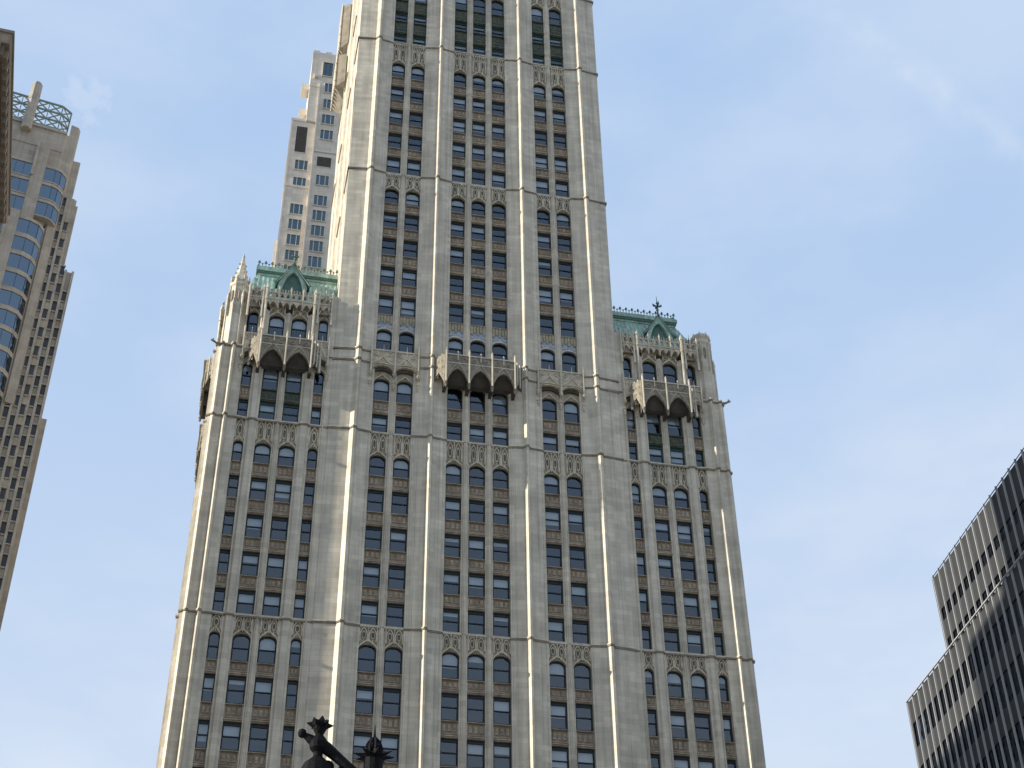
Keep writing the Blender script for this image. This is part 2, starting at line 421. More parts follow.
def fill_column(cx, w, rows, zlow, zhigh, T, individual, wing=False, only_windows=False, green_rows=()):
    """windows, spandrels and tracery of one column; T places it on its face."""
    narrow = w < 1.2
    prev_top = zlow
    for i, (zb, zt, a) in enumerate(rows):
        h = round(zt-zb, 2); arc = a in (1, 3); ck = 'frame_copper' if (a in (2, 3) or i in green_rows) else 'frame'
        r = rnd.random(); frac = 0 if r < .42 else rnd.choice([.25, .38, .5, .5, .5, .55, .7])
        WINS = dict(w=w, h=h, arc=arc, key=ck, frac=frac, cx=cx, zb=zb, T=T)
        if individual: WIN.append(WINS)
        else: put_window_merged(WINS, 'side_windows')
        if only_windows: continue
        # what sits above this window
        znext = rows[i+1][0] if i+1 < len(rows) else zhigh
        if arc:
            rs = rise_for(w); zs = zt-rs; hh = round(znext-zs, 2)
            if 86 < zt < 88 and not wing: key = ('poly', w, hh); fn = lambda hh=hh, rs=rs: poly_panel_mb(w, hh, rs)
            else:
                pl = (zt > 80 and zt < 83)
                key = ('trac', w, hh, pl); fn = lambda hh=hh, rs=rs, pl=pl: tracery_mb(w, hh, rs, narrow, plain=pl)
            if individual: link('tracery_panel', cached(key, fn, 'tracery_panel'), hero, T @ Vector((cx, 0, zs)))
            else: other('side_ornament').merge(mbc(key, fn), T @ Matrix.Translation((cx, 0, zs)))
        else:
            hh = round(znext-zt, 2); kd = 'spandrel_green' if (a == 2 or i in green_rows) else 'spandrel_brown'
            key = ('span', w, hh, kd); fn = lambda hh=hh, kd=kd: spandrel_mb(w, hh, kd)
            dct = dict(key=key, fn=fn, cx=cx, zt=zt, w=w, h=hh, T=T)
            if individual: SPA.append(dct)
            else: other('side_spandrels').merge(mbc(key, fn), T @ Matrix.Translation((cx, 0, zt)))
def put_window_merged(d, kind):
    mb = other(kind); T = d['T'] @ Matrix.Translation((d['cx'], 0, d['zb']))
    w, h, arc = d['w'], d['h'], d['arc']
    mb.merge(mbc(('wf', w, h, arc, d['key']), lambda: win_frame(w, h, arc, d['key'])), T)
    for up in (True, False): mb.merge(mbc(('wp', w, h, arc, up), lambda: pane_mb(w, h, arc, up)), T)
    if d['frac']: mb.merge(mbc(('wb', w, h, arc, d['frac']), lambda: blind_mb(w, h, arc, d['frac'])), T)
def put_window(d):
    w, h, arc = d['w'], d['h'], d['arc']
    o = link('window', cached(('wf', w, h, arc, d['key']), lambda: win_frame(w, h, arc, d['key']), 'window'), hero, d['T'] @ Vector((d['cx'], 0, d['zb'])))
    for up in (True, False):
        p = link('pane', cached(('wp', w, h, arc, up), lambda: pane_mb(w, h, arc, up), 'pane'), o)
    if d['frac']: link('blind', cached(('wb', w, h, arc, d['frac']), lambda: blind_mb(w, h, arc, d['frac']), 'blind'), o)

I4 = Matrix.Identity(4)
TP = [(-13.13, -9.43, [(-11.0, .64, .38)], (-9.62,)), (-5.91, -2.80, [(-4.32, .50, .38)], (-5.72, -5.3, -3.35, -2.99)),
      (2.80, 5.91, [(4.32, .50, .38)], (2.99, 3.35, 5.3, 5.72)), (9.43, 13.13, [(11.0, .64, .38)], (9.62, 12.35))]
TM = [(-7.99, -7.35), (-1.36, -.72), (.72, 1.36), (7.35, 7.99)]

def band_profile(T_or_W, sg=0):
    pts = []
    if T_or_W == 'T':
        for k, (xl, xr, ribs, sh) in enumerate(TP):
            pts += pier_poly(xl, xr, ribs)
    return pts
def tower_face(T, individual, rows, z0, part, TP=TP, cant=True, Tw=None, Tm=None):
    for k, (xl, xr, ribs, sh) in enumerate(TP):
        mb = pier_mb(xl, xr, ribs, z0, TOPZ, cant, sh)
        if individual: mb.build('pier', hero)
        else: other(part).merge(mb, T)
    for a, b in TM:
        mb = mullion_mb(a, b, z0, TOPZ)
        if individual: mb.build('mullion', hero)
        else: other(part).merge(mb, Tm or T)
    pl = []
    for k, (xl, xr, ribs, sh) in enumerate(TP):
        p = pier_poly(xl, xr, ribs, cant, off=.13)
        if k == 0: p[0] = (xl-.13, -.13)
        if k == 3: p[-1] = (xr+.13, -.13)
        pl += p
        if k < 3: pl += [(xr+.08, .10), (TP[k+1][0]-.08, .10)]
    for z in BANDS_T:
        if z < z0: continue
        n = len(pl)
        mb = MB().mt('terracotta')
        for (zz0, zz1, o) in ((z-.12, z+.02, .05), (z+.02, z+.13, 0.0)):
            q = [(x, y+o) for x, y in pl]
            mb.prism(q+[(pl[-1][0], .60), (pl[0][0], .60)], zz0, zz1, 'stain_shade_terracotta' if o else 'terracotta')  # lower step coloured dark for soffit shade and stain
        if individual: mb.build('string_course', hero)
        else: other(part).merge(mb, T)
    for c, w in tower_columns():
        fill_column(c, w, rows, z0, TOPZ, Tw or T, individual, only_windows=Tw is not None)

tower_face(I4, True, TROWS, 37.0, '')

# ------------------------------------------------------------------ wings
WTOP = 88.3
def wing_face(sg, T, individual, part='', cols=None):
    """one wing front; sg = -1 left, +1 right (mirrored layout)."""
    X = lambda a: (sg*a)
    def seg(a, b): return (min(sg*a, sg*b), max(sg*a, sg*b))
    z0, z1 = 37.0, 87.6
    xl, xr = seg(21.0, 23.2)
    ribs = [(sg*22.0, .46, .40)]
    edge = sg*22.98
    ribs = sorted(ribs+[(edge, .38, .22)], key=lambda r: r[0])
    pp = pier_poly(xl, xr, ribs, False)
    mb = MB().mt('terracotta'); mb.prism(pp+[(xr, 1.2), (xl, 1.2)], z0, 83.1)
    rest = []
    rest.append(mb)
    ms = []
    for a, b in ((19.19, 20.14), (14.71, 15.76)):
        l, r = seg(a, b)
        m = MB().mt('terracotta'); w = r-l
        m.prism([(l, .66), (l, .10), (l+.12, .10), (l+.28, -.10), (r-.28, -.10), (r-.12, .10), (r, .10), (r, .66)], z0, z1)
        ms.append(m)
    l, r = seg(17.16, 17.79); ms.append(mullion_mb(l, r, z0, z1))
    l, r = seg(13.13, 13.85); m = MB().mt('terracotta')
    q = [(l, .66), (l, .06), (r, .06), (r, .66)]
    m.prism(q, z0, 90.2); sx = sg*13.66; m.prism([(sx-.09, .07), (sx-.03, -.05), (sx+.03, -.05), (sx+.09, .07)], z0, 90.2)
    ms.append(m)
    if individual:
        rest[0].build('pier', hero)
        for m in ms: m.build('mullion', hero)
    else:
        for m in rest+ms: other(part).merge(m, T)
    # string courses
    if sg < 0: pl = pier_poly(xl-.0, xr, ribs, False, off=.12)
    else: pl = pier_poly(xl, xr, ribs, False, off=.12)
    inner = sg*13.13
    base = sorted([(sg*20.14, .02), (sg*19.9, -.2), (sg*19.43, -.2), (sg*19.19, .02), (sg*15.76, .02), (sg*15.5, -.2), (sg*14.97, -.2), (sg*14.71, .02), (inner, .02)])
    full = pl+base if sg < 0 else base+pl
    for z in BANDS_W:
        mb = MB().mt('terracotta')
        mb.prism(full+[(full[-1][0], .6), (full[0][0], .6)], z-.12, z-.0, 'stain_shade_terracotta'); mb.prism([(x, y-.03) for x, y in full]+[(full[-1][0], .6), (full[0][0], .6)], z+.001, z+.12)  # dark lower step: stain and soffit shade put into the colour
        if individual: mb.build('string_course', hero)
        else: other(part).merge(mb, T)
    for j, (c, w) in enumerate(wing_columns(sg)):
        rows = [(a, b, k) for a, b, k in WROWS]
        gr = ()
        if w > 1: rows = rows[:-1]+[(78.95, 81.55, 1)]; gr = (len(rows)-2, len(rows)-1)
        rows = rows+[(84.95, 87.3 if w > 1 else 87.45, 1)]
        fill_column(c, w, rows, z0, WTOP, T, individual, wing=True, green_rows=gr)
for sg in (-1, 1): wing_face(sg, I4, True)

# ------------------------------------------------------------------ balconies and canopies
def balcony_mb(cx, hw, n, ztop, zbot, crown, yf, side_dx, zside):
    """projecting traceried balcony with scalloped pointed arches along its lower edge."""
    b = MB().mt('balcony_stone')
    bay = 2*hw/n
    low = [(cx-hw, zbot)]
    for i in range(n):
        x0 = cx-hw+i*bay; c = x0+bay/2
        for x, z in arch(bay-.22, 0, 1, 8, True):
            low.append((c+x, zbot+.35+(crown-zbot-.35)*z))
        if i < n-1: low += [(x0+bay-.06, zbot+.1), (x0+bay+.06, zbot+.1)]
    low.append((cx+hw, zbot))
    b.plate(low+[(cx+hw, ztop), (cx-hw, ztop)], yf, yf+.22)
    # ogee relief on the face
    for i in range(n):
        c = cx-hw+(i+.5)*bay
        base = arch(bay-.16, 0, 1, 8, True)
        o = [(c+x, zbot+.45+(crown-zbot-.2)*z+.30*(1-abs(x)/(bay/2))**3) for x, z in base]
        b.strip([(x, z+.10) for x, z in o], o, yf-.07, yf+.02, 'terracotta_ornament')
        for dx in (-bay*.27, bay*.27):
            pts = [(c+dx+.22*math.cos(t), ztop-.48+.24*math.sin(t)) for t in [k*math.pi/4 for k in range(8)]]
            q = [(c+dx+.12*math.cos(t), ztop-.48+.14*math.sin(t)) for t in [k*math.pi/4 for k in range(8)]]
            b.strip(pts, q, yf-.06, yf+.02, closed=True)
    b.box(cx-hw-.05, cx+hw+.05, yf-.10, yf+.28, ztop-.02, ztop+.10, 'terracotta')
    b.box(cx-hw, cx+hw, yf-.05, yf+.05, ztop-.92, ztop-.84, 'terracotta')
    # canted sides
    for sg in (-1, 1):
        xa, xb = cx+sg*hw, cx+sg*(hw+side_dx)
        A = [Vector((xa, yf+.11, zbot)), Vector((xa, yf+.11, ztop+.08)), Vector((xb, -.12, ztop+.08)), Vector((xb, -.12, zside)), Vector((xa*.5+xb*.5, (yf+.0)/2, crown-.3))]
        nrm = Vector((-(A[2].y-A[1].y), (A[2].x-A[1].x), 0)).normalized()*.16
        n5 = len(A); vs = A+[p+nrm*(1 if sg < 0 else 1) for p in A]
        b.add(vs, [tuple(range(n5)), tuple(range(2*n5-1, n5-1, -1))]+[(i, n5+i, n5+(i+1) % n5, (i+1) % n5) for i in range(n5)])
        for t in (.33, .66):
            p = A[1].lerp(A[2], t); b.tube([(p.x, p.y, zside+.4), (p.x, p.y, ztop+.35)], .07, 5, 'terracotta')
        for t in (.2, .5, .8):
            for zz in (.22, .50, .78):
                p = A[1].lerp(A[2], t); q = nrm.normalized()*(-.02 if sg > 0 else -.02)
                zc = zside+(ztop-zside)*zz
                for s3 in (-1, 1):
                    b.tube([Vector((p.x, p.y, zc))+nrm*.5-nrm.normalized()*.10, Vector((p.x, p.y, zc))+nrm*.5+nrm.normalized()*.10], .055, 5, 'sooty_shade_stone') if s3 > 0 else None  # dark stubs paint the shaded recesses of the pierced side tracery
        b.tube([(xb, -.2, zside), (xb, -.2, ztop+.7)], [.12, .06], 6, 'terracotta')
    # floor slab and vault webs
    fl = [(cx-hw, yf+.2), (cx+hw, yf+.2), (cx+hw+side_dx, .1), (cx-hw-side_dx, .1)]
    b.prism(fl, crown+.05, crown+.25, 'sooty_shade_stone')  # floor, vault and webs: underside shade painted in along with soot
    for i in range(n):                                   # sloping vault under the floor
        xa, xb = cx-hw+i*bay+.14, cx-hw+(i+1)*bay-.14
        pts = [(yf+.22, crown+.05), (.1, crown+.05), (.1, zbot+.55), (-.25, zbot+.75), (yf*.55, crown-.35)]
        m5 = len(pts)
        b.add([(xa, y, z) for y, z in pts]+[(xb, y, z) for y, z in pts], [tuple(range(m5)), tuple(range(2*m5-1, m5-1, -1))]+[(k, m5+k, m5+(k+1) % m5, (k+1) % m5) for k in range(m5)], 'sooty_shade_stone')
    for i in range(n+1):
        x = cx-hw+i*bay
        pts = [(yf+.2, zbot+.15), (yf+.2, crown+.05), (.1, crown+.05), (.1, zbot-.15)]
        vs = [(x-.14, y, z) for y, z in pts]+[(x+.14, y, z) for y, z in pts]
        b.add(vs, [(0, 1, 2, 3), (7, 6, 5, 4), (0, 4, 5, 1), (1, 5, 6, 2), (2, 6, 7, 3), (3, 7, 4, 0)], 'sooty_shade_stone')
        b.lathe([(.02, -.42), (.13, -.25), (.10, -.05), (.16, .0), (.12, .22)], 6, (x, yf+.08, zbot+.1))
    return b
def balcony_posts(cx, hw, n, ztop, zbot, yf, parent):
    bay = 2*hw/n
    for i in range(2*n+1):
        x = cx-hw+i*bay/2; main = i % 2 == 0
        b = MB().mt('terracotta')
        z0 = zbot+.25 if main else ztop-.55; t = ztop+(.78 if main else .5); r = .085 if main else .055
        b.tube([(x, yf-.07, z0), (x, yf-.07, t-.25), (x, yf-.07, t-.22), (x, yf-.07, t)], [r, r, r*1.5, .012], 6)
        b.build('post', parent)
def canopy_mb(xs_main, zt, zb, crown, yf):
    b = MB().mt('terracotta_ornament')
    for x0, x1 in zip(xs_main, xs_main[1:]):
        bay = x1-x0; c = (x0+x1)/2
        low = [(x0, zb)]+[(c+x, zb+.25+(crown-zb-.25)*z) for x, z in arch(bay-.2, 0, 1, 8)]+[(x1, zb)]
        b.plate(low+[(x1, zt-.75), (x0, zt-.75)], yf+.06, .30)
        ua = [(c+x, zb+.2+(crown-zb-.1)*z) for x, z in arch(bay-.2, 0, 1, 8)]
        b.strip(ua, [(x, z-.42) for x, z in ua], .04, .2, 'sooty_shade_stone')  # shade beneath the scallops painted as a dark arched band
        sc = arch(bay-.16, 0, 1, 12)
        cus = [(c+x, zb+.32+(crown-zb-.2)*z+.09*math.sin(i*math.pi/12*5)**2) for i, (x, z) in enumerate(sc)]
        b.strip([(x, z+.12) for x, z in cus], cus, yf-.03, yf+.08)
        og = [(c+x, crown+.05+.9*(1-abs(x)/(bay/2))**1.8) for x in [bay/2*k/6 for k in range(-6, 7)]]
        b.strip([(x, z+.12) for x, z in og], og, yf-.03, yf+.08, 'terracotta')
        for dx in (-bay*.30, bay*.30):
            pts = [(c+dx+.17*math.cos(t), zt-1.15+.28*math.sin(t)) for t in [k*math.pi/4 for k in range(8)]]
            q = [(c+dx+.09*math.cos(t), zt-1.15+.16*math.sin(t)) for t in [k*math.pi/4 for k in range(8)]]
            b.strip(pts, q, yf-.02, yf+.07, closed=True)
        b.box(x0, x1, yf-.04, yf+.10, zt-.85, zt-.72, 'terracotta')
        b.tube([(c, yf-.0, crown+.9), (c, yf-.0, zt-.1)], [.07, .02], 5, 'terracotta')
    for x in xs_main:
        b.tube([(x, yf-.06, zb-.1), (x, yf-.06, zt-.2), (x, yf-.06, zt-.15), (x, yf-.06, zt+.05)], [.085, .085, .11, .01], 6, 'terracotta')
        b.lathe([(.03, -.5), (.16, -.3), (.20, -.1), (.12, .1)], 6, (x, yf-.02, zb+.1))
        b.lathe([(.02, -.55), (.13, -.35), (.19, .0), (.15, .18), (.22, .25), (.05, .4)], 6, (x, .0, zb-1.1))
    return b
b = balcony_mb(0, 3.15, 3, 83.95, 80.65, 82.5, -1.3, .95, 81.3); cb = b.build('balcony', hero); balcony_posts(0, 3.15, 3, 83.95, 80.65, -1.3, cb)
for sg in (-1, 1):
    b = balcony_mb(sg*17.45, 2.25, 2, 83.7, 80.4, 82.3, -1.2, .85, 81.0); o = b.build('balcony', hero); balcony_posts(sg*17.45, 2.25, 2, 83.7, 80.4, -1.2, o)
    canopy_mb([sg*7.67-2.13, sg*7.67, sg*7.67+2.13], 85.1, 81.75, 82.65, -.30).build('canopy', hero)
    for c in (20.57, 14.30):
        canopy_mb([sg*c-.62, sg*c+.62], 85.3, 81.9, 82.6, -.25).build('canopy', hero)

# ------------------------------------------------------------------ wing tops: parapets, turrets, roofs
def parapet_mb(sg, hoods=True):
    b = MB().mt('terracotta_ornament')
    xa, xb = sorted((sg*13.85, sg*21.1))
    z0 = WTOP
    # corbel table of little arches under the parapet
    n = 12; st = (xb-xa)/n
    for i in range(n):
        c = xa+(i+.5)*st
        low = [(c-st/2, z0-.35)]+[(c+x, z0-.25+.36*z) for x, z in arch(st-.12, 0, 1, 6, True)]+[(c+st/2, z0-.35)]
        b.plate(low+[(c+st/2, z0+.35), (c-st/2, z0+.35)], -.34, .06)
    b.box(xa, xb, .062, .62, z0-.1, z0+.45, 'stain_shade_terracotta')
    b.box(xa, xb, -.40, .5, z0+.35, z0+.50, 'terracotta')
    # pierced tracery
    m = 14; st = (xb-xa)/m
    for i in range(m):
        c = xa+(i+.5)*st
        o = [(c-st/2+.03, z0+.5)]+[(c+x, z0+.85+.40*z) for x, z in arch(st-.06, 0, 1, 6, True)]+[(c+st/2-.03, z0+.5)]
        q = [(c-st/2+.12, z0+.5)]+[(c+x, z0+.85+.28*z) for x, z in arch(st-.24, 0, 1, 6, True)]+[(c+st/2-.12, z0+.5)]
        b.strip(o, q, -.34, -.14)
        b.lathe([(.02, -.2), (.09, -.1), (.03, .02), (.10, .12), (.01, .3)], 5, (c, -.24, z0+1.38))
        b.tube([(c-st/2, -.28, z0+.3), (c-st/2, -.28, z0+1.35), (c-st/2, -.28, z0+1.7)], [.075, .065, .015], 5, 'terracotta')
    b.box(xa, xb, -.32, -.16, z0+1.18, z0+1.27, 'terracotta')
    # tall hoods over the narrow windows
    for cc in ((20.57, 14.3) if hoods else ()):
        c = sg*cc
        og = [(c+x, z0-.9+2.2*(1-abs(x)/.58)**1.6) for x in [.58*k/6 for k in range(-6, 7)]]
        b.strip([(x, z+.14) for x, z in og], og, -.42, -.2)
        og = [(c+x, z0-.2+1.7*(1-abs(x)/.58)**1.3) for x in [.58*k/6 for k in range(-6, 7)]]
        b.strip([(x, z+.12) for x, z in og], og, -.40, -.2)
        b.plate([(c-.5, z0-.6), (c+.5, z0-.6), (c+.5, z0+.9), (c, z0+1.9), (c-.5, z0+.9)], -.16, .05, 'stain_shade_terracotta')
        b.tube([(c, -.34, z0+.8), (c, -.34, z0+1.9), (c, -.34, z0+2.25)], [.09, .07, .015], 6, 'terracotta')
        for dx in (-.62, .62):
            b.tube([(c+dx, -.34, z0-1.9), (c+dx, -.34, z0+1.5), (c+dx, -.34, z0+1.6), (c+dx, -.34, z0+2.05)], [.11, .10, .15, .015], 6, 'terracotta')
    # shafts on the pilasters
    for cc, big in ((19.66, 1), (17.47, 0), (15.24, 1), (18.56, 0), (16.36, 0)):
        c = sg*cc; r = .15 if big else .08
        zz = 84 if big else (z0-.6)
        b.tube([(c, -.30, zz), (c, -.36, z0+.5), (c, -.36, z0+1.45), (c, -.36, z0+1.55), (c, -.36, z0+(2.25 if big else 2.0))], [r*.8, r, r, r*1.4, .015], 6, 'terracotta')
        if big: b.lathe([(.05, -.25), (.2, 0), (.1, .2)], 6, (c, -.36, z0+.2))
    return b
def turret_mb(cx, cy, spire, zbase=83.1):
    b = MB().mt('terracotta')
    oc = math.pi/8
    z1 = 91.0
    b.lathe([(1.02, zbase+.1), (1.02, 86.6), (.88, 86.7), (.84, z1-.8), (.98, z1-.6), (.98, z1-.35), (.80, z1-.3), (.78, z1)], 8, (cx, cy, 0), None, oc)
    for k in range(8):                                   # ribs and pinnacles round the turret
        a = oc+k*math.pi/4; x, y = cx+1.0*math.cos(a), cy+1.0*math.sin(a)
        h = 88.2 if k % 2 else 89.2
        b.tube([(x, y, zbase), (x, y, h-.5), (x, y, h-.4), (x, y, h+.45)], [.11, .10, .15, .015], 5)
        x, y = cx+.86*math.cos(a), cy+.86*math.sin(a)
        b.tube([(x, y, 87), (x, y, z1-.1), (x, y, z1), (x, y, z1+.75)], [.09, .08, .13, .012], 5, 'terracotta_ornament')
        a2 = a+math.pi/8; x, y = cx+.80*math.cos(a2), cy+.80*math.sin(a2)
        b.lathe([(.02, -.9), (.14, -.5), (.14, .3), (.02, .6)], 4, (x, y, 89.2), 'stain_shade_terracotta')
    b.lathe([(1.12, zbase-.1), (1.16, zbase+.12), (1.05, zbase+.25)], 8, (cx, cy, 0), None, oc)
    if spire:
        b.lathe([(.78, z1), (.52, z1+1.1), (.29, z1+2.2), (.10, z1+3.2), (.14, z1+3.3), (.02, z1+3.8)], 8, (cx, cy, 0), None, oc)
        for k in range(4):
            for j in range(4):
                t = .15+.2*j; r = .78-.62*t*1.05; a = oc+k*math.pi/2
                b.lathe([(.015, -.1), (.085, 0), (.015, .16)], 5, (cx+(r+.05)*math.cos(a), cy+(r+.05)*math.sin(a), z1+t*3.1), 'terracotta_ornament')
    else:
        b.lathe([(.80, z1), (.92, z1+.25), (.92, z1+.45), (.55, z1+.75), (.2, z1+.85)], 8, (cx, cy, 0), None, oc)
    return b
def gargoyle_mb(sg):
    b = MB().mt('stain_shade_terracotta')
    p0 = Vector((sg*23.1, .0, 83.0)); d = Vector((sg*1, -.25, .12)).normalized()
    pts = [p0+d*(k*.16) + Vector((0, 0, [0, .02, .04, .03, .10, .16, .17][k])) for k in range(7)]
    b.tube(pts, [.20, .17, .13, .11, .10, .12, .06], 6)
    t = pts[-2]; b.tube([t+Vector((0, -.05, .08)), t+Vector((-sg*.1, -.08, .25))], [.05, .01], 4); b.tube([t+Vector((0, .05, .08)), t+Vector((-sg*.1, .08, .25))], [.05, .01], 4)
    b.tube([pts[0]+Vector((0, 0, -.15)), pts[2]+Vector((0, 0, -.12))], [.14, .03], 5)
    return b
def finial_mb(c, s=1.):
    b = MB().mt('copper_dark'); x, y, z = c
    b.tube([(x, y, z), (x, y, z+.9*s), (x, y, z+1.9*s)], [.07*s, .055*s, .012], 6)
    for dx, dy in ((1, 0), (-1, 0), (0, 1), (0, -1)):
        b.tube([(x, y, z+.75*s), (x+dx*.3*s, y+dy*.3*s, z+.9*s), (x+dx*.36*s, y+dy*.36*s, z+1.05*s)], [.06*s, .10*s, .03*s], 5)
    b.lathe([(.02, -.16), (.15, -.02), (.11, .08), (.02, .2)], 8, (x, y, z+.45*s)); b.lathe([(.02, -.12), (.13, 0), (.02, .16)], 8, (x, y, z+1.15*s))
    return b
WD = 34.0
def roof_for(sg):
    x0, x1 = 13.0, 22.3; t1 = 20.6
    ze, zr, ye, yr = 89.4, 95.3, 1.0, 4.0
    b = MB().mt('copper')
    def P(x, y, z): return (sg*x, y, z)
    vs = [P(x0, ye, ze), P(x1, ye, ze), P(x1, WD, ze), P(x0, WD, ze), P(x0, yr, zr), P(t1, yr, zr), P(t1, WD-3, zr), P(x0, WD-3, zr)]
    b.add(vs, [(0, 1, 5, 4), (1, 2, 6, 5), (2, 3, 7, 6), (3, 0, 4, 7), (4, 5, 6, 7), (0, 3, 2, 1)])
    # standing seams
    n = 22
    for i in range(n):
        x = x0+.3+(x1-.4-x0)*i/(n-1)
        f = 1.0 if x <= t1 else max(0, (x1-x)/(x1-t1))
        if f < .1: continue
        a = Vector(P(x, ye-.02, ze)); c = Vector(P(x, ye+(yr-ye)*f-.02, ze+(zr-ze)*f))
        b.tube([a, c], .045, 4)
    for i in range(20):
        y = ye+1+i*1.4; f = min(1, (y-ye)/(yr-ye))
        b.tube([P(x1+.02, y, ze), P(x1-(x1-t1)*f+.02, y, ze+(zr-ze)*f)], .045, 4)
    roof = b.build('roof', hero)
    # cornice and cresting
    c = MB().mt('copper')
    for (o, za, zb_) in ((.10, zr-.55, zr-.3), (.22, zr-.3, zr-.05), (.30, zr-.05, zr+.35), (.16, zr+.35, zr+.55)):
        xa, xb = sorted((sg*x0, sg*(t1+o)))
        mk = 'copper_dark' if za == zr-.3 else 'copper'
        c.box(xa, xb, yr-o-.25, yr+.3, za, zb_, mk)
        xa, xb = sorted((sg*(t1-.3), sg*(t1+o))); c.box(xa, xb, yr+.302, WD-3, za, zb_, mk)
    z = zr+.55
    c.box(*sorted((sg*x0, sg*(t1+.15))), yr-.30, yr-.24, z, z+.10, 'copper_dark')
    def crest(px, py, tall):
        c.tube([(px, py, z), (px, py, z+(.62 if tall else .42))], [.05, .03], 4, 'copper_dark')
        if tall:
            c.lathe([(.02, -.13), (.12, 0), (.02, .15)], 5, (px, py, z+.66), 'copper_dark')
            for dx in (-.14, .14): c.tube([(px, py, z+.42), (px+dx, py, z+.55)], [.05, .05], 4, 'copper_dark')
        else: c.lathe([(.02, -.1), (.11, 0), (.02, .1)], 5, (px, py, z+.40), 'copper_dark')
    x = x0+.25; i = 0
    while x < t1+.2: crest(sg*x, yr-.27, i % 2 == 0); x += .31; i += 1
    y = yr+.3; i = 0
    while y < WD-4: crest(sg*(t1+.15), y, i % 2 == 0); y += .5; i += 1
    c.build('cresting', roof)
    # dormer with pointed gable
    dx = 17.4 if sg < 0 else 18.3
    cx = sg*dx; d = MB().mt('copper'); yf = 1.7; zs = 92.3; hw = 1.1
    ap = 94.9 if sg < 0 else 94.35; zs = ap-2.6
    # gable face with arched opening
    rim = [(cx-hw, zs-1.3)]+[(cx+x, zs-.15+1.75*zz) for x, zz in arch(2*hw*.80, 0, 1, 10, True)]+[(cx+hw, zs-1.3)]
    d.strip([(cx-hw-.25, zs-1.3), (cx-hw-.25, zs)]+[(cx+x, zs+.1+(ap-zs-.1)*(1-abs(x)/(hw+.25))**1.0) for x in [(hw+.25)*k/5 for k in range(-4, 5)]]+[(cx+hw+.25, zs), (cx+hw+.25, zs-1.3)],
            [rim[0], rim[0]]+rim[2:-2]+[rim[-1], rim[-1]], yf, yf+.35)
    d.plate([(cx-hw-.1, zs-1.3), (cx-hw-.1, zs+.1), (cx, ap-.5), (cx+hw+.1, zs+.1), (cx+hw+.1, zs-1.3)], yf+.352, yf+.42, 'copper_dark')
    # flared bargeboards sweeping out to the eaves
    for s2 in (-1, 1):
        ol = [(cx+s2*t*1.62, ap+.05-2.72*t**.80) for t in [k/8 for k in range(9)]]
        d.strip([(x, z_+.20) for x, z_ in ol], ol, yf-.22, yf+.20)
        A = [(x, z_+.2) for x, z_ in ol]
        for (xa, za), (xb, zb_) in zip(A, A[1:]):
            d.add([(xa, yf-.22, za+.012), (xb, yf-.22, zb_+.012), (xb, yf+2.6, zb_+.012), (xa, yf+2.6, za+.012), (xa, yf-.22, za-.1), (xb, yf-.22, zb_-.1), (xb, yf+2.6, zb_-.1), (xa, yf+2.6, za-.1)],
                  [(0, 1, 2, 3), (7, 6, 5, 4), (0, 4, 5, 1), (3, 2, 6, 7)])
        d.tube([(cx+s2*1.5, yf-.15, ap-2.6), (cx+s2*1.75, yf-.15, ap-2.55)], [.12, .05], 5, 'copper_dark')
    d.box(cx-hw-.3, cx+hw+.3, yf-.2, yf+.5, zs-1.62, zs-1.302, 'copper_dark')
    dm = d.build('dormer', roof)
    finial_mb((cx, yf-.05, ap+.1), .95 if sg < 0 else 1.25).build('finial', dm)
    if sg > 0: finial_mb((20.95, .9, 89.9), .95).build('finial', roof)
for sg in (-1, 1):
    parapet_mb(sg).build('parapet', hero)
    turret_mb(sg*22.15, .95, sg < 0).build('corner_turret', hero)
    gargoyle_mb(sg).build('gargoyle', hero)
    roof_for(sg)

# ------------------------------------------------------------------ sides and cores (merged parts)
def rotz(deg, tx, ty): return Matrix.Translation((tx, ty, 0)) @ Matrix.Rotation(R(deg), 4, 'Z')
TL = rotz(-90, -13.13, 13.15)          # left flank of the tower: local +x runs towards the viewer
TR = rotz(90, 13.13, 13.15)
UP = [r for r in TROWS if r[0] > 84]
def side_face(T, part):
    flat = [(a, b, [((rb[0][0]), .34, .07)], ()) for a, b, rb, sh in TP]      # the flanks are flatter than the front
    flat = [(a, b, [], ()) for a, b, rb, sh in TP]
    tower_face(T, False, [] if T is TL else UP, 84.0, part, flat, False, T @ Matrix.Translation((0, -.47, 0)), T @ Matrix.Translation((0, -.12, 0)))
    for a, b_ in ((-9.43, -5.91), (-2.8, 2.8), (5.91, 9.43)):
        other(part).merge(MB().mt('terracotta').box(a, b_, .09, 1.2, 84, TOPZ), T)
    for c_, w_ in tower_columns():
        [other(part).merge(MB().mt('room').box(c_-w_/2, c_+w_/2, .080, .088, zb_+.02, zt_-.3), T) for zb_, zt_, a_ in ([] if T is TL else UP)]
side_face(TL, 'side_piers'); side_face(TR, 'side_piers')
